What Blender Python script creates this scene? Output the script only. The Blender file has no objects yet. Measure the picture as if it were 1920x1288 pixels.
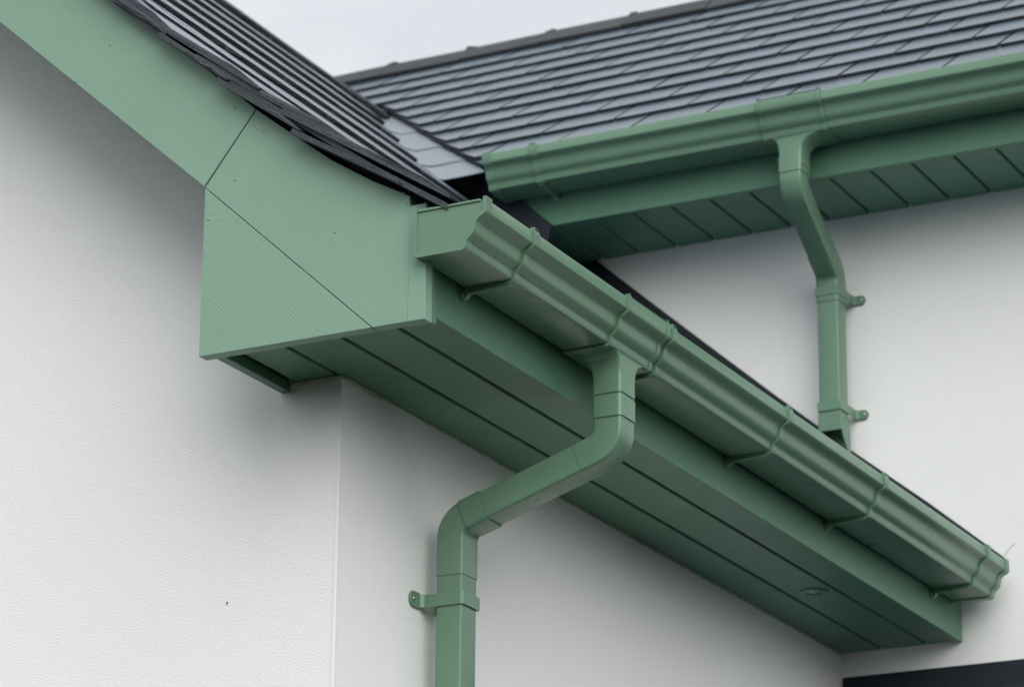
import bpy, bmesh, math, random
from mathutils import Vector, Matrix

# ------------------------------------------------------------------ camera, sky, sun
K = 1.4                                   # survey units -> metres
sc = bpy.context.scene
col = sc.collection
CAM = Vector((2.47325, -4.10424, -1.58875)) * K
RIGHT = Vector((0.884887, 0.465704, 0.00973))
UP = Vector((0.14317, -0.291797, 0.945705))
FWD = Vector((-0.443258, 0.835448, 0.324882))
cd = bpy.data.cameras.new("camera")
cam = bpy.data.objects.new("camera", cd)
col.objects.link(cam)
cam.matrix_world = Matrix(((RIGHT.x, UP.x, -FWD.x, CAM.x), (RIGHT.y, UP.y, -FWD.y, CAM.y),
                           (RIGHT.z, UP.z, -FWD.z, CAM.z), (0, 0, 0, 1)))
cd.sensor_fit = 'HORIZONTAL'
cd.sensor_width = 36
cd.lens = 6159.2 / 1920 * 36
cd.clip_start = .05
cd.clip_end = 5000
cd.dof.use_dof = True
cd.dof.focus_distance = 4.95 * K
cd.dof.aperture_fstop = 6.3
sc.camera = cam

w = bpy.data.worlds.new("World")
sc.world = w
w.use_nodes = True
nt = w.node_tree
nt.nodes.clear()
N = nt.nodes.new
out = N('ShaderNodeOutputWorld'); bg = N('ShaderNodeBackground')
sky = N('ShaderNodeTexSky'); sky.sky_type = 'NISHITA'; sky.sun_disc = False
SUN_EL, SUN_AZ = 32, 140                  # azimuth from +Y clockwise
sky.sun_elevation = math.radians(SUN_EL)
sky.sun_rotation = math.radians(SUN_AZ)
sky.air_density = 1.0; sky.dust_density = 4.0; sky.ozone_density = 1.0
tc = N('ShaderNodeTexCoord'); mp = N('ShaderNodeMapping'); mp.inputs['Scale'].default_value = (1, 1, 2.2)
cl = N('ShaderNodeTexNoise'); cl.inputs['Scale'].default_value = 4.2; cl.inputs['Detail'].default_value = 6; cl.inputs['Roughness'].default_value = .52
ramp = N('ShaderNodeValToRGB')
ramp.color_ramp.elements[0].position = .38; ramp.color_ramp.elements[0].color = (4.9, 5.05, 5.3, 1)
ramp.color_ramp.elements[1].position = .60; ramp.color_ramp.elements[1].color = (6.45, 6.5, 6.55, 1)
mix = N('ShaderNodeMix'); mix.data_type = 'RGBA'; mix.inputs[0].default_value = .93
nt.links.new(tc.outputs['Generated'], mp.inputs['Vector']); nt.links.new(mp.outputs[0], cl.inputs['Vector'])
nt.links.new(cl.outputs['Fac'], ramp.inputs['Fac'])
nt.links.new(sky.outputs[0], mix.inputs[6]); nt.links.new(ramp.outputs[0], mix.inputs[7])
nt.links.new(mix.outputs[2], bg.inputs[0]); bg.inputs[1].default_value = .1
nt.links.new(bg.outputs[0], out.inputs[0])

sd = bpy.data.lights.new("sun", 'SUN'); sd.energy = 1.5; sd.angle = math.radians(58); sd.color = (1, .985, .96)
so = bpy.data.objects.new("sun", sd); col.objects.link(so)
az, el = math.radians(SUN_AZ), math.radians(SUN_EL)
tosun = Vector((math.sin(az) * math.cos(el), math.cos(az) * math.cos(el), math.sin(el)))
so.rotation_euler = tosun.to_track_quat('Z', 'Y').to_euler()
so.location = (0, 0, 20)

sc.view_settings.view_transform = 'Standard'
sc.view_settings.look = 'None'
sc.view_settings.exposure = 0.66
sc.view_settings.gamma = 1
sc.view_settings.use_curve_mapping = False

# ------------------------------------------------------------------ materials
def mat(name, color, rough=.5, spec=.5, var=0, bumps=(), objrand=0, metallic=0, dirt=None, rot=None, coat=0):
    """bumps: list of (scale or (sx,sy,sz), detail, strength, distance)"""
    m = bpy.data.materials.new(name); m.use_nodes = True
    t = m.node_tree; b = t.nodes['Principled BSDF']
    b.inputs['Roughness'].default_value = rough
    b.inputs['Specular IOR Level'].default_value = spec
    b.inputs['Metallic'].default_value = metallic
    if coat: b.inputs['Coat Weight'].default_value = coat; b.inputs['Coat Roughness'].default_value = .25
    n = t.nodes.new; lk = t.links.new
    tc = n('ShaderNodeTexCoord'); base = tc.outputs['Object']
    if rot is not None:
        r = n('ShaderNodeMapping'); r.inputs['Rotation'].default_value = rot
        lk(base, r.inputs['Vector']); base = r.outputs[0]
    rgb = n('ShaderNodeRGB'); rgb.outputs[0].default_value = (*color, 1)
    c = rgb.outputs[0]
    def mulv(c, facout, lo, hi):
        mr = n('ShaderNodeMapRange'); mr.inputs[3].default_value = lo; mr.inputs[4].default_value = hi
        lk(facout, mr.inputs[0])
        mm = n('ShaderNodeMix'); mm.data_type = 'RGBA'; mm.blend_type = 'MULTIPLY'; mm.inputs[0].default_value = 1
        lk(c, mm.inputs[6])
        cc = n('ShaderNodeCombineColor'); [lk(mr.outputs[0], cc.inputs[i]) for i in range(3)]
        lk(cc.outputs[0], mm.inputs[7]); return mm.outputs[2]
    if var:
        for s, k in ((2.3, 1), (19, .5)):
            nz = n('ShaderNodeTexNoise'); nz.inputs['Scale'].default_value = s; nz.inputs['Detail'].default_value = 5
            lk(base, nz.inputs['Vector'])
            c = mulv(c, nz.outputs['Fac'], 1 - var * k, 1 + var * k)
    if objrand:
        oi = n('ShaderNodeObjectInfo')
        c = mulv(c, oi.outputs['Random'], 1 - objrand, 1 + objrand)
    if dirt:                                     # (scale, threshold, colour, amount)
        nz = n('ShaderNodeTexNoise'); nz.inputs['Scale'].default_value = dirt[0]; nz.inputs['Detail'].default_value = 8
        nz.inputs['Roughness'].default_value = .7
        lk(base, nz.inputs['Vector'])
        mr = n('ShaderNodeMapRange'); mr.inputs[1].default_value = dirt[1]; mr.inputs[2].default_value = dirt[1] + .16
        mr.inputs[4].default_value = dirt[3]
        lk(nz.outputs['Fac'], mr.inputs[0])
        mm = n('ShaderNodeMix'); mm.data_type = 'RGBA'; lk(mr.outputs[0], mm.inputs[0]); lk(c, mm.inputs[6])
        mm.inputs[7].default_value = (*dirt[2], 1); c = mm.outputs[2]
    lk(c, b.inputs['Base Color'])
    # roughness variation
    nz = n('ShaderNodeTexNoise'); nz.inputs['Scale'].default_value = 11; nz.inputs['Detail'].default_value = 4
    lk(base, nz.inputs['Vector'])
    mr = n('ShaderNodeMapRange'); mr.inputs[3].default_value = max(rough - .09, .05); mr.inputs[4].default_value = min(rough + .09, 1)
    lk(nz.outputs['Fac'], mr.inputs[0]); lk(mr.outputs[0], b.inputs['Roughness'])
    last = None
    for (s, det, st, dist) in bumps:
        nz = n('ShaderNodeTexNoise'); nz.inputs['Detail'].default_value = det
        if isinstance(s, tuple):
            mpn = n('ShaderNodeMapping'); mpn.inputs['Scale'].default_value = s; lk(base, mpn.inputs['Vector']); lk(mpn.outputs[0], nz.inputs['Vector'])
            nz.inputs['Scale'].default_value = 1
        else:
            nz.inputs['Scale'].default_value = s; lk(base, nz.inputs['Vector'])
        bp = n('ShaderNodeBump'); bp.inputs['Strength'].default_value = st; bp.inputs['Distance'].default_value = dist
        lk(nz.outputs['Fac'], bp.inputs['Height'])
        if last: lk(last, bp.inputs['Normal'])
        last = bp.outputs[0]
    if last: lk(last, b.inputs['Normal'])
    return m

GREEN = (.124, .236, .157)
M = {}
M['render'] = mat('white_stippled_render', (.82, .84, .84), .85, .25, .022, [(230, 4, .5, .0032), (60, 3, .10, .005), (420, 2, .35, .0016)], dirt=(55, .76, (.3, .32, .3), .5))
M['render_smooth'] = mat('white_smooth_render', (.82, .835, .83), .8, .25, .035, [(40, 4, .16, .003), (170, 4, .28, .003)])
M['bead'] = mat('corner_bead_white', (.80, .815, .81), .6, .3, .01)
M['pvc'] = mat('green_pvc', GREEN, .30, .5, .09, [(9, 3, .08, .004)], objrand=.05, dirt=(22, .67, (.15, .23, .16), .4))
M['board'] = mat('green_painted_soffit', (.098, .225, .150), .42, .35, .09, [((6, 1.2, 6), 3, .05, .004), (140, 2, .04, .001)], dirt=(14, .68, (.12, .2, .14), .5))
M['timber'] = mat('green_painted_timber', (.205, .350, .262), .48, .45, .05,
                  [((5, 90, 130), 4, .25, .0020), ((2.2, 14, 24), 2, .12, .004)], dirt=(26, .73, (.16, .26, .19), .5), rot=(0, math.radians(-42), 0))
M['slate'] = mat('blue_grey_slate', (.082, .118, .160), .31, .6, .13, [((18, 30, 18), 5, .16, .0015), (5, 3, .12, .006)], objrand=.13)
M['slate_edge'] = mat('shaded_dressed_slate_edge', (.030, .037, .042), .7, .3, .3, [(120, 5, .9, .004)], objrand=.2)  # same slate as the sides, darkened to paint in the shadow gap at tails
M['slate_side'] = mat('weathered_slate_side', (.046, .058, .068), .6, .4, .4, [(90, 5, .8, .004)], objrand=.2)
M['felt'] = mat('black_underlay', (.018, .019, .02), .9, .2, .1)
M['lead'] = mat('grey_lead_sheet', (.24, .28, .31), .45, .5, .1, [(7, 4, .25, .006)], metallic=.2, dirt=(9, .58, (.42, .45, .47), .5))
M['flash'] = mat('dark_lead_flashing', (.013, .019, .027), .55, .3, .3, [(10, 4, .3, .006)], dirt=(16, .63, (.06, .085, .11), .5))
M['ridge'] = mat('charcoal_ridge_tile', (.055, .060, .066), .75, .3, .2, [(40, 4, .4, .003)], objrand=.12, dirt=(12, .58, (.2, .19, .17), .4))
M['mortar'] = mat('grey_mortar', (.5, .5, .46), .95, .1, .2, [(60, 5, 1.0, .006)], dirt=(25, .58, (.06, .06, .05), .8))
M['steel'] = mat('steel_screw', (.45, .45, .43), .35, .5, .1, metallic=.9)
M['dark'] = mat('opening_shade', (.01, .011, .012), .8, .2)  # near-black colour for the shade inside the shoe
M['lens'] = mat('lamp_lens', (.35, .38, .38), .15, .6, .05)
M['gravel'] = mat('dark_ground', (.029, .034, .027), .95, .1, .2, [(3, 6, .6, .05)])
M['speck'] = mat('dark_speck', (.05, .045, .04), .9, .1)
M['mark'] = mat('grey_sealant_smear', (.50, .52, .50), .8, .2, .1)

# cathedral grain for the lower spandrel board
def cathedral():
    m = M['timber'].copy(); m.name = 'green_painted_timber_cathedral'
    t = m.node_tree; n = t.nodes.new; lk = t.links.new; b = t.nodes['Principled BSDF']
    tc = n('ShaderNodeTexCoord')
    a = n('ShaderNodeMapping'); a.vector_type = 'POINT'
    a.inputs['Location'].default_value = (-.105 * K, 0, .055 * K)
    # shift the centre of the figure to the board's lower part, then turn along the grain
    sh = n('ShaderNodeVectorMath'); sh.operation = 'SUBTRACT'; sh.inputs[1].default_value = (.085 * K, 0, .012 * K)
    lk(tc.outputs['Object'], sh.inputs[0])
    r = n('ShaderNodeMapping'); r.inputs['Rotation'].default_value = (0, math.radians(-42), 0)
    lk(sh.outputs[0], r.inputs['Vector'])
    s = n('ShaderNodeMapping'); s.inputs['Scale'].default_value = (1.4, 0, 5.6)
    lk(r.outputs[0], s.inputs['Vector'])
    wv = n('ShaderNodeTexWave'); wv.wave_type = 'RINGS'; wv.rings_direction = 'SPHERICAL'
    wv.inputs['Scale'].default_value = 9; wv.inputs['Distortion'].default_value = 3.2; wv.inputs['Detail'].default_value = 3
    wv.inputs['Detail Scale'].default_value = 1.6
    lk(s.outputs[0], wv.inputs['Vector'])
    nz = n('ShaderNodeTexNoise'); nz.inputs['Scale'].default_value = 5; lk(s.outputs[0], nz.inputs['Vector'])
    mr = n('ShaderNodeMapRange'); mr.inputs[1].default_value = .47; mr.inputs[2].default_value = .70; lk(nz.outputs['Fac'], mr.inputs[0])
    mul = n('ShaderNodeMath'); mul.operation = 'MULTIPLY'; lk(wv.outputs['Fac'], mul.inputs[0]); lk(mr.outputs[0], mul.inputs[1])
    bp = n('ShaderNodeBump'); bp.inputs['Strength'].default_value = .17; bp.inputs['Distance'].default_value = .002
    lk(mul.outputs[0], bp.inputs['Height'])
    old = b.inputs['Normal'].links[0].from_socket
    lk(old, bp.inputs['Normal']); lk(bp.outputs[0], b.inputs['Normal'])
    return m
M['timber2'] = cathedral()

# ------------------------------------------------------------------ helpers
def link(o, parent=None):
    col.objects.link(o)
    if parent is not None: o.parent = parent
    return o

def empty(name, loc=(0, 0, 0)):
    o = bpy.data.objects.new(name, None); o.empty_display_size = .1
    link(o); return o

def tag(o, label, cat, group=None, kind=None):
    o['label'] = label
    if cat: o['category'] = cat
    if group: o['group'] = group
    if kind: o['kind'] = kind
    return o

def finish(name, bm, m, parent=None, smooth=None):
    bmesh.ops.recalc_face_normals(bm, faces=bm.faces)
    if smooth is not None:
        for f in bm.faces: f.smooth = True
        for e in bm.edges:
            if len(e.link_faces) == 2:
                e.smooth = e.calc_face_angle(3.2) < math.radians(smooth)
    me = bpy.data.meshes.new(name); bm.to_mesh(me); bm.free()
    ms = m if isinstance(m, (list, tuple)) else [m]
    for x in ms: me.materials.append(x)
    return link(bpy.data.objects.new(name, me), parent)

def add_prism(bm, poly, fn, a, b):
    """poly: 2d points, fn(p, q, t) -> 3d survey point, extruded from a to b"""
    v0 = [bm.verts.new(Vector(fn(p, q, a)) * K) for p, q in poly]
    v1 = [bm.verts.new(Vector(fn(p, q, b)) * K) for p, q in poly]
    n = len(poly)
    bm.faces.new(v0[::-1]); bm.faces.new(v1)
    for i in range(n): bm.faces.new((v0[i], v0[(i + 1) % n], v1[(i + 1) % n], v1[i]))

XZ = lambda p, q, t: (p, t, q)
YZ = lambda p, q, t: (t, p, q)
XY = lambda p, q, t: (p, q, t)

def prism(name, poly, fn, a, b, m, parent, bevel=0, smooth=None, seg=1):
    bm = bmesh.new(); add_prism(bm, poly, fn, a, b)
    if bevel:
        bmesh.ops.recalc_face_normals(bm, faces=bm.faces)
        bmesh.ops.bevel(bm, geom=[e for e in bm.edges if e.calc_face_angle(0) > .5], offset=bevel * K, segments=seg, profile=.5, affect='EDGES', clamp_overlap=True)
    return finish(name, bm, m, parent, smooth)

def box(name, x0, x1, y0, y1, z0, z1, m, parent, bevel=.0012, seg=1):
    return prism(name, [(x0, y0), (x1, y0), (x1, y1), (x0, y1)], XY, z0, z1, m, parent, bevel, None, seg)

def offset_line(pts, d):
    """offset an open polyline to its left by d"""
    res = []
    for i, p in enumerate(pts):
        t = Vector((0, 0))
        if i > 0: t += (Vector(p) - Vector(pts[i - 1])).normalized()
        if i < len(pts) - 1: t += (Vector(pts[i + 1]) - Vector(p)).normalized()
        t.normalize(); nrm = Vector((-t.y, t.x))
        k = 1.0
        if 0 < i < len(pts) - 1:
            a = (Vector(p) - Vector(pts[i - 1])).normalized(); k = 1 / max(.5, abs(a.dot(t)))
        res.append((p[0] + nrm.x * d * k, p[1] + nrm.y * d * k))
    return res

def rrect(hw, hh, r, n=3):
    pts = []
    for cx, cy, a0 in ((hw - r, hh - r, 0), (-hw + r, hh - r, 90), (-hw + r, -hh + r, 180), (hw - r, -hh + r, 270)):
        for i in range(n + 1):
            a = math.radians(a0 + 90 * i / n); pts.append((cx + r * math.cos(a), cy + r * math.sin(a)))
    return pts

def fillet_path(pts, rad, n=10):
    """3d polyline with arcs at inner points -> list of points"""
    P = [Vector(p) for p in pts]; res = [P[0]]
    for i in range(1, len(P) - 1):
        a = (P[i - 1] - P[i]).normalized(); b = (P[i + 1] - P[i]).normalized()
        ang = a.angle(b); d = rad / math.tan(ang / 2)
        s, e = P[i] + a * d, P[i] + b * d
        c = P[i] + (a + b).normalized() * (rad / math.sin(ang / 2))
        v0, v1 = s - c, e - c; th = v0.angle(v1); ax = v0.cross(v1).normalized()
        for k in range(n + 1):
            res.append(c + Matrix.Rotation(th * k / n, 3, ax) @ v0)
    res.append(P[-1]); return res

def sub_path(path, s0, s1):
    res = []; s = 0
    for i in range(len(path) - 1):
        d = (path[i + 1] - path[i]).length
        if s + d >= s0 and s <= s1:
            if not res: res.append(path[i].lerp(path[i + 1], max(0, (s0 - s) / d)))
            if s + d <= s1: res.append(path[i + 1].copy())
            else: res.append(path[i].lerp(path[i + 1], (s1 - s) / d)); break
        s += d
    o = [res[0]]
    for p in res[1:]:
        if (p - o[-1]).length > 1e-5: o.append(p)
    return o

def path_len(path, upto=None):
    return sum((path[i + 1] - path[i]).length for i in range(len(path) - 1))

def sweep(name, prof, path, side, m, parent, hollow_end=False, smooth=40):
    """prof (u along side, v along the other normal); side a fixed unit vector"""
    bm = bmesh.new(); side = Vector(side); rings = []
    for i, p in enumerate(path):
        t = (path[min(i + 1, len(path) - 1)] - path[max(i - 1, 0)]).normalized()
        s = (side - t * side.dot(t)).normalized(); q = t.cross(s).normalized()
        rings.append([bm.verts.new((p + s * u + q * v) * K) for u, v in prof])
    n = len(prof)
    for a, b in zip(rings, rings[1:]):
        for i in range(n): bm.faces.new((a[i], a[(i + 1) % n], b[(i + 1) % n], b[i]))
    bm.faces.new(rings[0][::-1])
    if not hollow_end: bm.faces.new(rings[-1])
    return finish(name, bm, m, parent, smooth)

def tube(name, pts, r, m, parent, n=6):
    return sweep(name, [(r * math.cos(2 * math.pi * i / n), r * math.sin(2 * math.pi * i / n)) for i in range(n)],
                 [Vector(p) for p in pts], (.3, .2, 1), m, parent)

def dome(name, c, axis, r, h, m, parent, n=10):
    """small flattened dome (nail or screw head) with its base at c, pointing along axis"""
    bm = bmesh.new(); ax = Vector(axis).normalized(); u = ax.orthogonal().normalized(); v = ax.cross(u); c = Vector(c)
    prev = None
    for j, (rr, hh) in enumerate(((1, 0), (.92, .55), (.6, .9))):
        ring = [bm.verts.new((c + (u * math.cos(2 * math.pi * i / n) + v * math.sin(2 * math.pi * i / n)) * r * rr + ax * h * hh) * K) for i in range(n)]
        if prev:
            for i in range(n): bm.faces.new((prev[i], prev[(i + 1) % n], ring[(i + 1) % n], ring[i]))
        else: bm.faces.new(ring[::-1])
        prev = ring
    top = bm.verts.new((c + ax * h) * K)
    for i in range(n): bm.faces.new((prev[i], prev[(i + 1) % n], top))
    return finish(name, bm, m, parent, 60)

# ------------------------------------------------------------------ survey constants
W = .264            # front eave: fascia line
L = 2.0073          # wall of the main wing
H2 = .9488          # soffit level of the main wing
FY = L - .245       # fascia line of the main wing
GROUND = -1.58875 - 1.6 / K
YG = -.2325         # gable board face

bm = bmesh.new(); bmesh.ops.create_grid(bm, x_segments=1, y_segments=1, size=1500)
g = finish('ground', bm, M['gravel']); g.location.z = GROUND * K
tag(g, 'dark open ground around the house', None, kind='structure')

# ------------------------------------------------------------------ wings of the house
wing = empty('house_wing')
tag(wing, 'white rendered gable-ended wing with green bargeboards and dark slate roof', 'house wing')
main = empty('house_wing')
tag(main, 'taller main wing set behind the gable with broad blue-grey slate roof', 'house wing')

RX, SL = -1.35, .936                        # ridge line and pitch of the gable wing
BELL = [(.322, .1285), (.2017, .207), (.061, .310), (-.0854, .417), (-.249, .549)]
RZ = .316 - SL * RX
PROF = BELL + [(RX, RZ)]

# walls
gp = [(-2.72, GROUND), (0, GROUND), (0, .27), (RX, .27 - SL * RX), (-2.72, .27)]
gw = prism('wall', gp, XZ, 0, .12, [M['render'], M['render_smooth']], wing)
for f in gw.data.polygons:
    if f.normal.x > .9: f.material_index = 1
box('wall', -.12, 0, .12, L, GROUND, .06, M['render_smooth'], wing, 0)
# rounded corner bead of the render
bmz = [(-.004, -.0014), (.0004, -.0014), (.0016, -.0002), (.0016, .005), (-.004, .005)]
prism('corner_bead', bmz, XY, GROUND, -.016, M['bead'], wing, 0, 40)
fw = [(-1.0, GROUND), (2.2, GROUND), (2.2, 1.02), (-1.0, 1.02)]
prism('wall', fw, XZ, L, L + .12, M['render_smooth'], main)

# rough mortar line where render meets soffit
def mortar_run(pts, r, seed):
    rnd = random.Random(seed); bm = bmesh.new(); rings = []
    P = [Vector(p) for p in pts]; path = []
    for a, b in zip(P, P[1:]):
        nseg = max(2, int((b - a).length / .008))
        path += [a.lerp(b, i / nseg) for i in range(nseg)]
    path.append(P[-1])
    for i, p in enumerate(path):
        t = (path[min(i + 1, len(path) - 1)] - path[max(i - 1, 0)]).normalized()
        s = t.cross(Vector((0, 0, 1))).normalized(); rr = r * rnd.uniform(.55, 1.25)
        rings.append([bm.verts.new((p + s * math.cos(a) * rr + Vector((0, 0, 1)) * math.sin(a) * rr * rnd.uniform(.8, 1.3)) * K) for a in [k * math.pi / 3 for k in range(6)]])
    for a, b in zip(rings, rings[1:]):
        for i in range(6): bm.faces.new((a[i], a[(i + 1) % 6], b[(i + 1) % 6], b[i]))
    return finish('mortar_fillet', bm, M['mortar'], wing, 50)
mortar_run([(-.088, -.001, -.003), (-.002, -.001, -.002), (.0015, .003, -.002), (.0015, .03, -.002), (.0005, .12, -.001)], .0045, 3)
mortar_run([(.0005, .12, -.001), (.0005, L - .002, -.001)], .0022, 4)

# dark speck on the gable render
bm = bmesh.new(); bmesh.ops.create_icosphere(bm, subdivisions=1, radius=.0021 * K)
for v in bm.verts: v.co = Vector((v.co.x * .8, v.co.y * .6, v.co.z * 1.2 + v.co.x * .5))
sp = finish('paint_chip', bm, M['speck'], wing, 60); sp.location = Vector((-.192, -.0005, -.3375)) * K

# ---- bargeboards (three boards with open joints)
J = .0006
b1 = [(-.0239 - J, .3588), (-.1115 - J, .2484), (RX, .2484 + .876 * (-.1115 - RX)), (RX, .3588 + .915 * (-.0239 - RX))]
def barge(poly, m, d=0):
    return prism('bargeboard', poly, XZ, YG + d, YG + .021, m, wing, .0005)
o1 = barge(b1, M['timber'])
b2 = [(-.0239 + J, .3580), (-.1105 + J, .2470), (.1889 + J, -.0235), (.2480, -.0235), (.2480, .1700), (.1854, .2044), (.111, .2517)]
o2 = barge(b2, M['timber'], .0006)
b3 = [(-.1100, .2455), (-.1084, -.0241), (.1889 - J * 1.5, -.0238)]
o3 = barge(b3, M['timber2'], .0002)
# the far side of the gable, mirrored about the ridge
mir = [(2 * RX - x - (.0012 if x == RX else 0), z) for x, z in [(-.02, .3552), (-.02, .1682), (RX, .2484 + .876 * (-.1115 - RX)), (RX, .3588 + .915 * (-.0239 - RX))]]
barge(mir, M['timber'])
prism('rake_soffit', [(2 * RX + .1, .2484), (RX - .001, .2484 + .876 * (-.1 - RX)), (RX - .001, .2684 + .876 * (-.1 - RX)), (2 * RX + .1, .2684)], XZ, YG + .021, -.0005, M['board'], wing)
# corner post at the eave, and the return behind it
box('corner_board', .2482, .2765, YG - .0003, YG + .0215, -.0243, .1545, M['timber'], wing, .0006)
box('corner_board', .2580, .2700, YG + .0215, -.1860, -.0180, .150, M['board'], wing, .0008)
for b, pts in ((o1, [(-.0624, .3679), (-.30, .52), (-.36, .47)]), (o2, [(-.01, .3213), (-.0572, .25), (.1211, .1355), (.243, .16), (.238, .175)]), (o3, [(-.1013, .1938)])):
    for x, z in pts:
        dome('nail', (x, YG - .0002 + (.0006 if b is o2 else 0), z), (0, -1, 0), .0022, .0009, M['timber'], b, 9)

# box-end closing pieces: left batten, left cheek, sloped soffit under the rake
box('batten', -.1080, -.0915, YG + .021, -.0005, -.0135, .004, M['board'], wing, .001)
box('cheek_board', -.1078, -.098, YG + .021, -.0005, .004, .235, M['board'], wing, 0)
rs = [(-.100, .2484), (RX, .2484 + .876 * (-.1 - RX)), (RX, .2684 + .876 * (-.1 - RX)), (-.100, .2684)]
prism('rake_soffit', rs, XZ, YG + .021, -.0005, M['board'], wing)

# ---- front eave soffit: boards with open V joints over a dark backing
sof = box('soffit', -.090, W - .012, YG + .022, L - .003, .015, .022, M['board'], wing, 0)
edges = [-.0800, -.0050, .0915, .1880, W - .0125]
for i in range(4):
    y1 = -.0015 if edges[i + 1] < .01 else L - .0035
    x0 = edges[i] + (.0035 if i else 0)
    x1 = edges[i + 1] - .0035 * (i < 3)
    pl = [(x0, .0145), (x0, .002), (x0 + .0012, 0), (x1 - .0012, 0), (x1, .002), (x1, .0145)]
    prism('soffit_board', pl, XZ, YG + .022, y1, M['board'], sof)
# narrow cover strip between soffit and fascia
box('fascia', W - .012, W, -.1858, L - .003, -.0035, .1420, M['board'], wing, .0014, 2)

# ---- main wing eave: fascia cut to the valley slope, cross-boarded soffit
fp = [(-.675, 1.065), (-.5435, .9455), (2.0, .9455), (2.0, 1.065)]
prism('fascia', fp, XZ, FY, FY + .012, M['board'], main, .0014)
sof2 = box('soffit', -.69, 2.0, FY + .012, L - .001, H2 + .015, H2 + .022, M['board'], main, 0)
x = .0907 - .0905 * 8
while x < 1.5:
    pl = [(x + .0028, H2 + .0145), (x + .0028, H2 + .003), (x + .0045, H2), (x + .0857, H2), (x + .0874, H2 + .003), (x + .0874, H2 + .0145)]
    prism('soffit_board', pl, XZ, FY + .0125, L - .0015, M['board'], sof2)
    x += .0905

# ------------------------------------------------------------------ slates
def clip_poly(poly, a, b, c):
    """keep a*u + b*v <= c"""
    res = []
    for i, p in enumerate(poly):
        q = poly[(i + 1) % len(poly)]
        dp, dq = a * p[0] + b * p[1] - c, a * q[0] + b * q[1] - c
        if dp <= 0: res.append(p)
        if dp * dq < 0:
            t = dp / (dp - dq); res.append((p[0] + (q[0] - p[0]) * t, p[1] + (q[1] - p[1]) * t))
    return res

def slate_outline(w, ln, rnd, fine=1, amp=.0011):
    pts = []
    nt = 5 * fine; ns = 3 * fine
    pts += [(w * i / nt, rnd.uniform(-1, 1) * amp) for i in range(nt)]
    pts[0] = (rnd.uniform(0, .0015), rnd.uniform(.0, .002)); 
    pts += [(w + rnd.uniform(-1, .3) * amp, ln * i / ns + (.0015 if i == 0 else 0)) for i in range(ns)]
    pts += [(w, ln), (0, ln)]
    pts += [(rnd.uniform(-.3, 1) * amp, ln * (ns - i) / ns) for i in range(1, ns)]
    return pts

def slate_bm(poly, th, rnd, rough=.0012, side=False):
    """top face smaller than the bottom: dressed, ragged edges. material 0 face, 1 edge"""
    bm = bmesh.new()
    cx = sum(p[0] for p in poly) / len(poly); cy = sum(p[1] for p in poly) / len(poly)
    def ring(z, ins):
        vs = []
        for p in poly:
            d = Vector((cx - p[0], cy - p[1])); d.normalize()
            k = ins + rnd.uniform(0, rough)
            zz = z * min(1, .4 + .6 * max(p[1], 0) / .04) if side and z > 0 else z
            vs.append(bm.verts.new(Vector((p[0] + d.x * k, p[1] + d.y * k, zz)) * K))
        return vs
    b0 = ring(0, .0004); md = ring(th * .55, 0); tp = ring(th, .0006)
    n = len(poly)
    bm.faces.new(b0[::-1]); bm.faces.new(tp)
    for a, b in ((b0, md), (md, tp)):
        for i in range(n):
            f = bm.faces.new((a[i], a[(i + 1) % n], b[(i + 1) % n], b[i]))
            p_, q_ = poly[i], poly[(i + 1) % n]
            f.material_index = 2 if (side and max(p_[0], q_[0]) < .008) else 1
    return bm

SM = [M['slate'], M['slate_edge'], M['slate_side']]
_pool = {}
def slate(parent, org, U, V, w, ln, th, rnd, clips=(), fine=1, amp=.0011, rough=.0012):
    """org: lower left bottom corner; U along the course, V up the slate"""
    key = (round(w, 3), round(ln, 3), fine, rnd.randrange(6))
    if clips or key not in _pool:
        poly = slate_outline(w, ln, rnd, fine, amp)
        cut = False
        for a, b, c in clips:
            vals = [a * p[0] + b * p[1] - c for p in poly]
            if min(vals) >= -.012: return None
            if max(vals) > 0: poly = clip_poly(poly, a, b, c); cut = True
        if cut or key not in _pool:
            bm = slate_bm(poly, th, rnd, rough, fine > 1)
            bmesh.ops.recalc_face_normals(bm, faces=bm.faces)
            me = bpy.data.meshes.new('slate'); bm.to_mesh(me); bm.free()
            for m in SM: me.materials.append(m)
            if not cut: _pool[key] = me
        else: me = _pool[key]
    else: me = _pool[key]
    o = bpy.data.objects.new('slate', me); link(o, parent)
    U = Vector(U).normalized(); V = Vector(V).normalized(); Nn = U.cross(V).normalized()
    p = Vector(org) * K
    o.matrix_basis = Matrix(((U.x, V.x, Nn.x, p.x), (U.y, V.y, Nn.y, p.y), (U.z, V.z, Nn.z, p.z), (0, 0, 0, 1)))
    return o

SW = .1755
# ---- gable wing roof
def prof_at(s):
    for a, b in zip(PROF, PROF[1:]):
        d = math.dist(a, b)
        if s <= d or b is PROF[-1]:
            t = s / d; return Vector((a[0] + (b[0] - a[0]) * t, 0, a[1] + (b[1] - a[1]) * t))
        s -= d
PL = sum(math.dist(a, b) for a, b in zip(PROF, PROF[1:]))
YV = -.2620
def near_end(x):                                     # where the gable roof stops against the main wing
    return 1.667 + (-.78 - x) / .815 if x < -.78 else (FY if x < -.545 else L)
deck = [(p[0], p[1] - .001) for p in PROF]
low = [(p[0] + .004, p[1] - .016) for p in PROF[::-1]]
bm = bmesh.new(); add_prism(bm, deck + low, XZ, YG + .022, FY - .005)
add_prism(bm, [(p[0], p[1] - .0015) for p in PROF[:5]] + [(-.54, .316 + .54 * SL - .0015), (-.536, .316 + .54 * SL - .0165)] + low[1:], XZ, FY - .005, L - .002)
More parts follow.
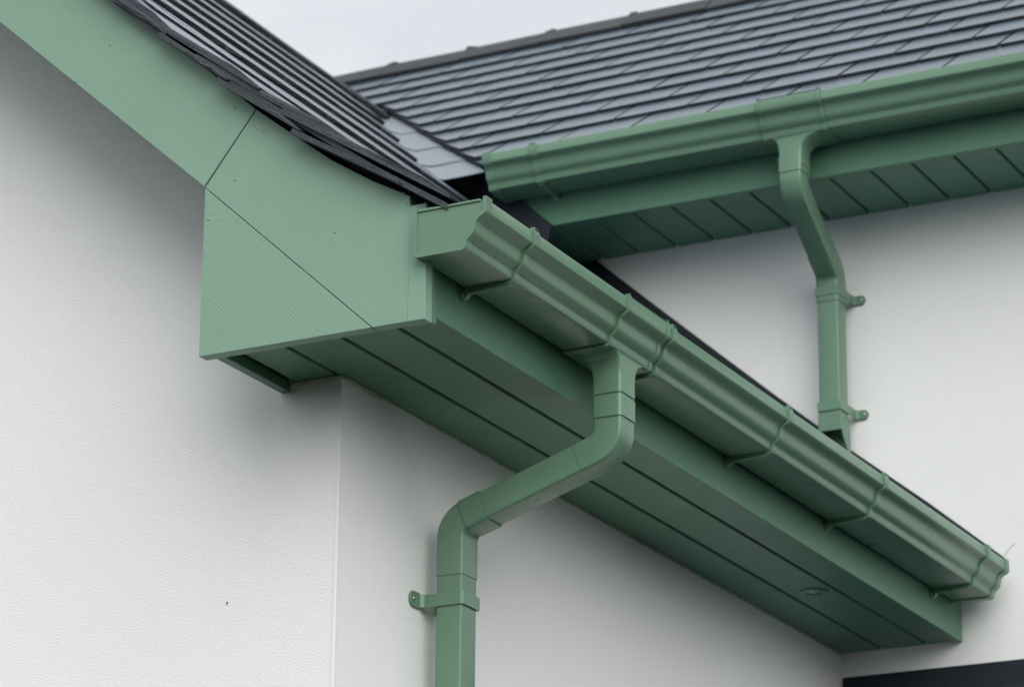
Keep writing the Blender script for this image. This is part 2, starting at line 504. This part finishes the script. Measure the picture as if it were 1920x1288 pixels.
# far part up to the ridge, and the hidden left slope
add_prism(bm, [(-.78, .316 + .78 * SL - .002), (RX, RZ - .002), (RX, RZ - .03), (-.78, .316 + .78 * SL - .03)], XZ, FY - .006, 2.36)
add_prism(bm, [(RX, RZ), (-3.0, RZ - SL * 1.64), (-3.0, RZ - SL * 1.64 - .016), (RX, RZ - .016)], XZ, YG + .022, 2.36)
roof = finish('roof', bm, M['felt'], wing)
TH, GA = .0090, .205
LN = GA * 1.70
rnd = random.Random(11)
k = 0
while k * GA < PL - .05:
    s = k * GA
    T = prof_at(s); Hd = prof_at(min(s + LN, PL)); ch = (Hd - T); ln = min(LN, ch.length)
    d0 = ch.normalized(); nn = Vector((-d0.z, 0, d0.x));  nn = nn if nn.z > 0 else -nn
    tail = T + nn * (1.70 * TH); head = Hd + nn * .0004
    V = (head - tail).normalized()
    half = k % 2
    # y end: a plan line y <= c - m*x, different regimes
    if tail.x < -.72:
        m_, c_ = 1 / .815, 1.667 - .78 / .815 - .095
        clip = (1, m_ * V.x, c_ - m_ * tail.x)       # y + m x <= c
    else:
        ye = FY - .008 if tail.x < -.50 else L - .006
        clip = (1, 0, ye)
    y = YV
    first = True
    while y < 2.35:
        wdt = SW * (1.5 if (first and half) else 1)
        yy = y + (rnd.uniform(-.004, .004) if first else 0)
        lift = nn * rnd.uniform(0, .0014)
        V2 = (V + nn * rnd.uniform(-.003, .003) + Vector((0, rnd.uniform(-.003, .003), 0))).normalized()
        r = slate(roof, tail + lift + Vector((0, yy, 0)) - V * rnd.uniform(-.004, .004), (0, 1, 0), V2, wdt - .0018, ln, TH * (1.12 if first else 1), rnd,
                  [(clip[0], clip[1], clip[2] - yy)], 2 if first else 1, .0026 if first else .0034, .0024 if first else .0026)
        if r is None: break
        y += wdt; first = False
    k += 1
# short under-eave and undercloak slates seen at the verge
vs_ = [(p[0], p[1] + .0005) for p in PROF]
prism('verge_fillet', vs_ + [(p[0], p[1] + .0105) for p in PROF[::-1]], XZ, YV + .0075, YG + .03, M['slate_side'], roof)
for hd, tl in (((.058, .2935), (.246, .1745)), ((-.079, .4035), (.075, .2890)), ((-.189, .5010), (-.060, .3975)), ((-.330, .6290), (-.175, .4970)), ((-.47, .756), (-.315, .623)), ((-.61, .884), (-.455, .750))):
    Hd = Vector((hd[0], 0, hd[1])); T = Vector((tl[0], 0, tl[1] + .004))
    slate(roof, T + Vector((0, YV - .004 + rnd.uniform(-.002, .002), 0)), (0, 1, 0), (Hd - T), .028, (Hd - T).length, .0072, rnd, [(1, 0, 9)], 3, .0014, .0026)

def ridge_tile(parent, p0, p1, r, th, m):
    """angular ridge tile with a rounded back from p0 to p1"""
    p0, p1 = Vector(p0), Vector(p1); t = (p1 - p0).normalized(); s = t.cross(Vector((0, 0, 1))).normalized(); u = Vector((0, 0, 1))
    outer = [(-r, -r * .78), (-r * .42, -r * .22), (-r * .2, -.04 * r), (0, 0), (r * .2, -.04 * r), (r * .42, -r * .22), (r, -r * .78)]
    inner = [(a * .86, b - th) for a, b in outer][::-1]
    bm = bmesh.new()
    a = [bm.verts.new((p0 + s * q + u * z) * K) for q, z in outer + inner]; b = [bm.verts.new((p1 + s * q + u * z) * K) for q, z in outer + inner]
    n = len(a); bm.faces.new(a); bm.faces.new(b[::-1])
    for i in range(n): bm.faces.new((a[i], a[(i + 1) % n], b[(i + 1) % n], b[i]))
    return finish('ridge_tile', bm, m, parent, 35)

y = -.262
while y < 2.34:
    e = min(y + .2435, 2.42); dz = rnd.uniform(-.002, .002)
    ridge_tile(roof, (RX, y, RZ + .020 + dz), (RX, e, RZ + .020 + rnd.uniform(-.002, .002)), .075, .008, M['ridge'])
    y += .2455

# ---- main wing roof
FT = .75
FE, FZ = 1.692, 1.101 + FT * (1.692 - 1.707) - .020   # deck at the eave
RY = 2.750
bm = bmesh.new()
fz = lambda y: FZ + FT * (y - FE)
def fquad(pts, t=.016):
    v0 = [bm.verts.new(Vector((x, y, fz(y))) * K) for x, y in pts]; v1 = [bm.verts.new(Vector((x, y, fz(y) - t)) * K) for x, y in pts]
    n = len(pts); bm.faces.new(v0); bm.faces.new(v1[::-1])
    for i in range(n): bm.faces.new((v0[i], v0[(i + 1) % n], v1[(i + 1) % n], v1[i]))
fquad([(-.72, FE + .035), (1.3, FE + .035), (1.3, RY), (-3.4, RY), (-3.4, 2.42), (-1.36, 2.42)])
v = [bm.verts.new(Vector(p) * K) for p in ((-3.4, RY, fz(RY)), (1.3, RY, fz(RY)), (1.3, RY + 1.2, fz(RY) - .9), (-3.4, RY + 1.2, fz(RY) - .9))]
bm.faces.new(v)
roof2 = finish('roof', bm, M['felt'], main)
TH2 = .0078
GP = .098                                            # gauge in plan
GF = GP * math.hypot(1, FT)
LF = GF * 2.1
cs = 1 / math.hypot(1, FT); V0 = Vector((0, cs, FT * cs)); NN = Vector((0, -FT * cs, cs))
CA, CB = (-.676, 1.69), (-1.310, 2.372)            # cut line along the valley
mx = (CB[0] - CA[0]) / (CB[1] - CA[1])
tails = [1.692] + [1.728 + GP * i for i in range(11)]
tan2 = TH2 / GF
rnd = random.Random(23)
for i, ty in enumerate(tails):
    ln = min(LF, (RY - ty) / cs - .004)
    if ln < .03: continue
    V = (V0 - NN * tan2).normalized()
    base = Vector((0, ty, fz(ty))) + NN * (2.1 * TH2 - (TH2 * .8 if i == 0 else 0))
    x = .194 - SW * 20 + (.5 * SW if i % 2 == 0 else 0)
    while x < 1.12:
        # keep x >= CA.x + mx*(y-CA.y)  ->  -u + mx*V.y*v <= x0 - CA.x - mx*(ty-CA.y)
        cl_ = (-1, mx * V.y, x - CA[0] - mx * (ty - CA[1]))
        # region left of the gable ridge junction: nothing to clip, but skip what is far outside the picture
        if x + SW > -2.3 and not (ty > 2.30 and x < -2.2):
            cc = [cl_] if ty < 2.36 else []
            jx = rnd.uniform(-.0012, .0012)
            V2 = (V + NN * rnd.uniform(-.003, .004)).normalized()
            U2 = (Vector((1, 0, 0)) + V0 * rnd.uniform(-.005, .005)).normalized()
            slate(roof2, base + Vector((x + jx, 0, 0)) + NN * rnd.uniform(0, .001) - V * rnd.uniform(0, .0025), U2, V2, SW - .0046, ln, TH2, rnd, cc, 1, .0010, .0012)
        x += SW
x = -1.5265 - .2335 * 4
while x < 1.2:
    dz = rnd.uniform(-.002, .002)
    ridge_tile(roof2, (x, RY, fz(RY) + .039 + dz), (x + .231, RY, fz(RY) + .039 + rnd.uniform(-.002, .002)), .07, .008, M['ridge'])
    bm = bmesh.new(); add_prism(bm, [(-.05, -.055), (-.02, .0), (0, .011), (.02, .0), (.05, -.055)], lambda p, q, t: (t, RY + p, fz(RY) + .038 + q), x + .2295, x + .2475)
    bmesh.ops.subdivide_edges(bm, edges=bm.edges[:], cuts=1)
    for vv in bm.verts: vv.co += Vector((rnd.uniform(-1, 1), rnd.uniform(-1, 1), rnd.uniform(-1, 1))) * .004
    finish('mortar_joint', bm, M['ridge'], roof2, 60)
    x += .2335

# ---- lead valley: overlapping trays between the two slopes
def valley_pt(y, off):
    """off > 0: on the main slope, off < 0: on the gable slope"""
    xv = -.762 - (y - 1.667) * .815
    if off >= 0: return Vector((xv + off, y, fz(y) + .004))
    x = xv + off; return Vector((x, y, .316 - SL * x + .006))
ys = [1.672, 1.80, 1.96, 2.14, 2.33]
for a, b in zip(ys, ys[1:]):
    bm = bmesh.new(); offs = [-.07, -.03, 0, .03, .06, .10]; rows = []
    for j, yy in enumerate((a - .012, (a + b) / 2, b)):
        lift = .004 * (1 - j / 2)
        rows.append([bm.verts.new((valley_pt(yy, o) + Vector((0, 0, lift + rnd.uniform(0, .0015)))) * K) for o in offs])
    for p, q in zip(rows, rows[1:]):
        for i in range(len(offs) - 1): bm.faces.new((p[i], p[i + 1], q[i + 1], q[i]))
    ret = bmesh.ops.extrude_face_region(bm, geom=bm.faces[:])
    for e in ret['geom']:
        if isinstance(e, bmesh.types.BMVert): e.co.z -= .0022 * K
    finish('valley_lead', bm, M['lead'], roof2, 50)

# ---- dark flashing where the gable roof meets the main wing
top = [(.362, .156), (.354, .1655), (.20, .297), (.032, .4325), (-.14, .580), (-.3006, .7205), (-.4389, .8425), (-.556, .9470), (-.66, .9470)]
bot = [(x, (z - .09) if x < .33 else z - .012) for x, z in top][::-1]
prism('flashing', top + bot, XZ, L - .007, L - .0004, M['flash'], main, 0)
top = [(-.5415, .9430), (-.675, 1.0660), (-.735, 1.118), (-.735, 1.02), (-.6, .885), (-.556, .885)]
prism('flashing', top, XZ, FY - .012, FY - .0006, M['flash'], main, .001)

# grey smear on the wall at the gutter's end
tube('sealant_smear', [(.354, L - .0003, .160), (.3635, L - .0003, .1735), (.373, L - .0003, .1835), (.378, L - .0003, .1858), (.3805, L - .0003, .1905)], .0011, M['mark'], main, 5)

# ------------------------------------------------------------------ gutters
# outer ogee profile: (distance from the fascia, height over the soffit), from back top round to the lip
GPF = [(.0050, .1390), (.0060, .0690), (.0085, .0655), (.0815, .0655), (.0850, .0668), (.0866, .0695), (.0874, .0760),
       (.0886, .0790), (.0915, .0815), (.0947, .0840), (.0980, .0872), (.1000, .0915), (.1012, .0970), (.1025, .1025), (.1048, .1072),
       (.1085, .1106), (.1135, .1132), (.1180, .1156), (.1195, .1180), (.1195, .1350), (.1185, .1368)]
GIN = offset_line(GPF, .0022)
GTH = GPF + [(.1130, .1368), (.1128, .1345)] + GIN[:-1][::-1]

def gutter_fn(kind):
    if kind == 'near': return lambda p, q, t: (W + p, t, q)
    return lambda p, q, t: (t, FY - p, H2 + q)

def strap(off0, off1, i0=0, i1=None):
    a = offset_line(GPF, -off0)[i0:i1]; b = offset_line(GPF, -off1)[i0:i1]
    return a, b

def bracket(parent, fn, t, sgn=1):
    """a strap round the trough: clip over the lip, foot on the fascia"""
    a, b = strap(.0004, .0042, 2)
    body = b + [(.1245, .1395), (.1215, .1425), (.1165, .1425), (.1140, .1392), (.1140, .1372), (.1182, .1372)] + a[::-1][1:]
    bm = bmesh.new(); add_prism(bm, body, fn, t - .0062, t + .0062)
    # second, thinner flange beside it
    c, d = strap(.0004, .0026, 2)
    add_prism(bm, d + c[::-1], fn, t + sgn * .0062, t + sgn * .0125)
    br = finish('bracket', bm, M['pvc'], parent, 35)
    # arm running back under the trough
    prism('bracket_arm', [(.001, .0495), (.001, .0622), (.0780, .0625), (.0850, .0618), (.0800, .0590), (.012, .0560), (.006, .0490)], fn, t - .005, t + .005, M['pvc'], br, .0008)
    p = fn(.0012, .0545, t); ax = Vector(fn(1, 0, 0)) - Vector(fn(0, 0, 0))
    dome('foot', p, ax, .0085, .0035, M['pvc'], br, 12)
    return br

def cap(parent, fn, t, sgn):
    """closed end: recessed plate inside a raised rim; sgn = outward direction along the run"""
    ins = offset_line(GPF, .0030); out_ = offset_line(GPF, -.0026)
    plate = [(p, q) for p, q in ins[:-1]] + [(.1130, .1345)]
    e = prism('end_cap', plate, fn, t - sgn * .0015, t + sgn * .0015, M['pvc'], parent)
    rim = out_[:-1] + [(.1222, .1395), (.1120, .1395), (.1120, .1365)] + ins[::-1][1:-1] + [(.0078, .1365), (.0020, .1400)]
    # rim runs along back, bottom and front; a separate bar closes the top
    prism('rim', out_[:-1] + [(.1222, .1392), (.1165, .1392)] + ins[::-1][1:], fn, t - sgn * .014, t + sgn * .0045, M['pvc'], e, 0, 35)
    prism('rim', [(.0082, .1330), (.1120, .1330), (.1120, .1366), (.0082, .1366)], fn, t - sgn * .002, t + sgn * .0040, M['pvc'], e, .0006)
    return e

def outlet(parent, fn, t0, t1, spout_t, hw_d, hw_t, dc):
    o_, i_ = strap(.0030, .0003)
    bm = bmesh.new(); 
    a, b = strap(.0003, .0032, 1)
    add_prism(bm, b + [(.1228, .1392), (.1150, .1392), (.1150, .1370), (.1180, .1370)] + a[::-1][1:], fn, t0, t1)
    body = finish('outlet', bm, M['pvc'], parent, 35)
    for tt in (t0 + .003, t1 - .003):                # beaded ends
        a, b = strap(.0032, .0052, 3)
        prism('bead', b + [(.1250, .1412), (.1160, .1412), (.1160, .1394), (.1225, .1394)] + a[::-1][1:], fn, tt - .0035, tt + .0035, M['pvc'], body, 0, 35)
    # flared spout
    bm = bmesh.new(); rings = []
    for j in range(9):
        f = min(j, 7) / 7; e = 1 - math.sqrt(max(0, 1 - (1 - f) ** 2))       # quarter curve
        z = .0625 - .036 * f
        if j == 8: z = .0005
        d0 = (dc - hw_d) + (.010 - (dc - hw_d)) * e; d1 = (dc + hw_d)
        ta = (spout_t - hw_t) + ((t0 + .012) - (spout_t - hw_t)) * e * .75; tb = (spout_t + hw_t) + ((t1 - .018) - (spout_t + hw_t)) * e
        prof = rrect((d1 - d0) / 2, (tb - ta) / 2, .0055)
        rings.append([bm.verts.new(Vector(fn((d0 + d1) / 2 + u, z, (ta + tb) / 2 + v_)) * K) for u, v_ in prof])
    n = len(rings[0])
    for p, q in zip(rings, rings[1:]):
        for i in range(n): bm.faces.new((p[i], p[(i + 1) % n], q[(i + 1) % n], q[i]))
    bm.faces.new(rings[0]); bm.faces.new(rings[-1])
    finish('spout', bm, M['pvc'], body, 40)
    return body

ng = empty('gutter')
tag(ng, 'sharp green ogee gutter with a square end cap on the gable wing eave', 'gutter')
fn = gutter_fn('near')
GY0, GY1 = -.2490, 1.9480
prism('trough', GTH, fn, GY0 + .001, GY1 - .001, M['pvc'], ng, 0, 32)
cap(ng, fn, GY0, -1); cap(ng, fn, GY1, 1)
for t in (-.098, .382, .850, 1.292, 1.835): bracket(ng, fn, t, 1)
PD, PT = .0240, .0255                                 # half sizes of the square pipe
outlet(ng, fn, .214, .358, .2825, PD + .0015, PT + .0015, .063)

fg = empty('gutter')
tag(fg, 'blurred green ogee gutter along the main wing eave below the broad slate roof', 'gutter')
fn2 = gutter_fn('far')
prism('trough', GTH, fn2, -.648, 1.9, M['pvc'], fg, 0, 32)
cap(fg, fn2, -.648, -1)
for t in (-.532, .80): bracket(fg, fn2, t, 1)
outlet(fg, fn2, -.010, .130, .047, PD + .0015, PD + .0015, .063)

# ------------------------------------------------------------------ downpipes
def pipe_parts(parent, path, side, hu, hv, spec):
    for name, s0, s1, off in spec:
        sweep(name, rrect(hu + off, hv + off, 0.0044 + off), sub_path(path, s0, s1), side, M['pvc'], parent, False, 38)

# near: profile u along Y (side), v across
np_ = empty('downpipe')
tag(np_, 'square green downpipe with a sloping offset from the gable wing gutter to the wall', 'downpipe')
nx, wx, yc = W + .063, .0515, .2825
path = fillet_path([(nx, yc, .030), (nx, yc, -.080), (wx, yc, -.172), (wx, yc, GROUND + .1)], .036, 12)
tot = path_len(path)
s_b1 = .110                                           # arc length of first bend centre (approx.)
diag = math.hypot(nx - wx, .092)
pipe_parts(np_, path, (0, 1, 0), PT, PD, [
    ('pipe', 0, .036, -.0004),
    ('socket', .034, .068, .0022),
    ('bend', .0665, .158, .0002),
    ('pipe', .158, .158 + diag * .61, -.0006),
    ('socket', .158 + diag * .60, .158 + diag * .73, .0022),
    ('bend', .158 + diag * .725, .158 + diag * .725 + .105, .0004),
    ('pipe', .158 + diag * .83, tot, -.0008)])
# wall clip: strap round the pipe and a lug with a screw on the wall
def clip_near(z):
    x1 = wx + PD + .0028; y0, y1 = yc - PT - .0028, yc + PT + .0028
    outer = [(.0005, y0 - .024), (.0035, y0 - .024), (.0045, y0 - .005), (.010, y0), (x1 - .004, y0), (x1, y0 + .004), (x1, y1), (.0005, y1), (.0005, y1 - .0024), (x1 - .0024, y1 - .0024), (x1 - .0024, y0 + .005), (x1 - .0054, y0 + .0024), (.0088, y0 + .0024), (.0028, y0 - .0028), (.0005, y0 - .0032)]
    c = prism('clip', outer, XY, z - .0105, z + .0105, M['pvc'], np_, .0005)
    lug = [(y0 - .0235 + .011 * math.cos(a), z + .0125 * math.sin(a)) for a in [math.radians(90 + 180 * i / 10) for i in range(11)]] + [(y0 - .004, z - .0125), (y0 - .004, z + .0125)]
    prism('lug', lug, YZ, .0006, .0045, M['pvc'], c, .0006)
    dome('screw', (.0045, y0 - .023, z), (1, 0, 0), .0038, .0018, M['steel'], c, 10)
clip_near(-.298)

fp_ = empty('downpipe')
tag(fp_, 'short square green downpipe ending in a shoe above the gable wing roof', 'downpipe')
ox, px = .0455, .0235
oy, py = FY - .063, L - .066
path = fillet_path([(ox, oy, H2 + .030), (ox, oy, .905), (px, py, .800), (px, py, .470)], .036, 10)
tot = path_len(path); d2 = (Vector((ox, oy, .905)) - Vector((px, py, .800))).length
a1 = H2 + .030 - .905
pipe_parts(fp_, path, (1, 0, 0), PD, PD, [
    ('pipe', 0, .030, -.0004),
    ('socket', .012, .044, .0020),
    ('bend', .043, a1 + .055, .0002),
    ('pipe', a1 + .054, a1 + d2 * .70, -.0006),
    ('bend', a1 + d2 * .69, a1 + d2 + .055, .0010),
    ('pipe', a1 + d2 + .05, tot - .001, -.0008)])
def clip_far(z):
    x0, x1 = px - PD - .0026, px + PD + .0026; y0 = py - PD - .0026
    o_ = [(x1 + .020, L - .0005), (x1 + .020, L - .004), (x1 + .006, L - .005), (x1, L - .011), (x1, y0), (x0, y0), (x0, L - .0005), (x0 + .0024, L - .0005), (x0 + .0024, y0 + .0024), (x1 - .0024, y0 + .0024), (x1 - .0024, L - .010), (x1 + .004, L - .0005)]
    c = prism('clip', o_, XY, z - .010, z + .010, M['pvc'], fp_, .0005)
    lug = [(x1 + .0165 + .009 * math.cos(a), z + .0095 * math.sin(a)) for a in [math.radians(-90 + 180 * i / 10) for i in range(11)]] + [(x1 + .004, z + .0095), (x1 + .004, z - .0095)]
    prism('lug', lug, XZ, L - .007, L - .0006, M['pvc'], c, .0006)
    dome('screw', (x1 + .0165, L - .007, z), (0, -1, 0), .0036, .0016, M['steel'], c, 10)
clip_far(.7566); clip_far(.5038)
# shoe: a kicked open end with a black plate standing in for the shade inside
x0_, x1_, yf, yb = px - PD - .0016, px + PD + .0016, py - PD - .0016, py + PD + .0010
shoe = box('shoe', x0_, x1_, yf, yf + .003, .4500, .4890, M['pvc'], fp_, .0008)
for xa in (x0_, x1_ - .003):
    prism('cheek', [(yf + .0031, .489), (yf + .0031, .4512), (yb - .006, .4005), (yb, .4040), (yb, .489)], YZ, xa, xa + .003, M['pvc'], shoe, .0006)
box('back', x0_ + .0031, x1_ - .0031, yb - .0035, yb - .0005, .4035, .489, M['pvc'], shoe, .0006)
box('mouth_shade', x0_ + .0031, x1_ - .0031, yf + .0031, yb - .0036, .462, .470, M['dark'], shoe, 0)

# ------------------------------------------------------------------ recessed light in the front soffit
rl = empty('recessed_light')
tag(rl, 'small round recessed light set into the green soffit near the main wing', 'light')
def ring_lathe(name, prof, c, m, parent, n=28):
    bm = bmesh.new(); rs_ = []
    for r, z in prof: rs_.append([bm.verts.new(Vector((c[0] + r * math.cos(2 * math.pi * i / n), c[1] + r * math.sin(2 * math.pi * i / n), c[2] + z)) * K) for i in range(n)])
    for a, b in zip(rs_, rs_[1:]):
        for i in range(n): bm.faces.new((a[i], a[(i + 1) % n], b[(i + 1) % n], b[i]))
    bm.faces.new(rs_[-1])
    return finish(name, bm, m, parent, 40)
cpos = (.1465, 1.515, 0)
ring_lathe('ring', [(.0275, .0005), (.0270, -.003), (.0235, -.0042), (.0150, -.0038), (.0140, .0), (.0130, .0002)], cpos, M['board'], rl)
ring_lathe('lens', [(.0128, -.0005), (.0110, -.0022), (.0040, -.0036), (.001, -.0038)], cpos, M['lens'], rl)

# ------------------------------------------------------------------ low lean-to roof in the corner
lt = empty('lean_to_roof')
tag(lt, 'low dark lean-to roof with lead flashing against the white walls under the eave', 'roof')
LZ, LS = -.105, .62
bm = bmesh.new()
add_prism(bm, [(L - .002, LZ - .012), (L - .75, LZ - .012 - LS * .75), (L - .75, LZ - .03 - LS * .75), (L - .002, LZ - .03)], YZ, .003, 1.6)
dk = finish('deck', bm, M['felt'], lt)
prism('flashing', [(L - .0006, -.0515), (L - .004, -.0500), (L - .010, LZ + .010), (L - .13, LZ + .018 - LS * .13), (L - .13, LZ + .012 - LS * .13), (L - .004, LZ + .004)], YZ, .004, 1.6, M['flash'], lt, .0005)
rnd = random.Random(5)
cs_ = 1 / math.hypot(1, LS); Vl = Vector((0, cs_, LS * cs_)); Nl = Vector((0, -LS * cs_, cs_))
for i in range(4):
    ty = L - .22 - i * .10
    for j in range(6):
        x = .006 + (SW * j if i % 2 == 0 else SW * (j - .5))
        slate(dk, Vector((x, ty, LZ - .012 - LS * (L - ty))) + Nl * .0125, (1, 0, 0), Vl - Nl * .05, SW - .003, .225, .006, rnd, [(-1, 0, x - .005)], 1)
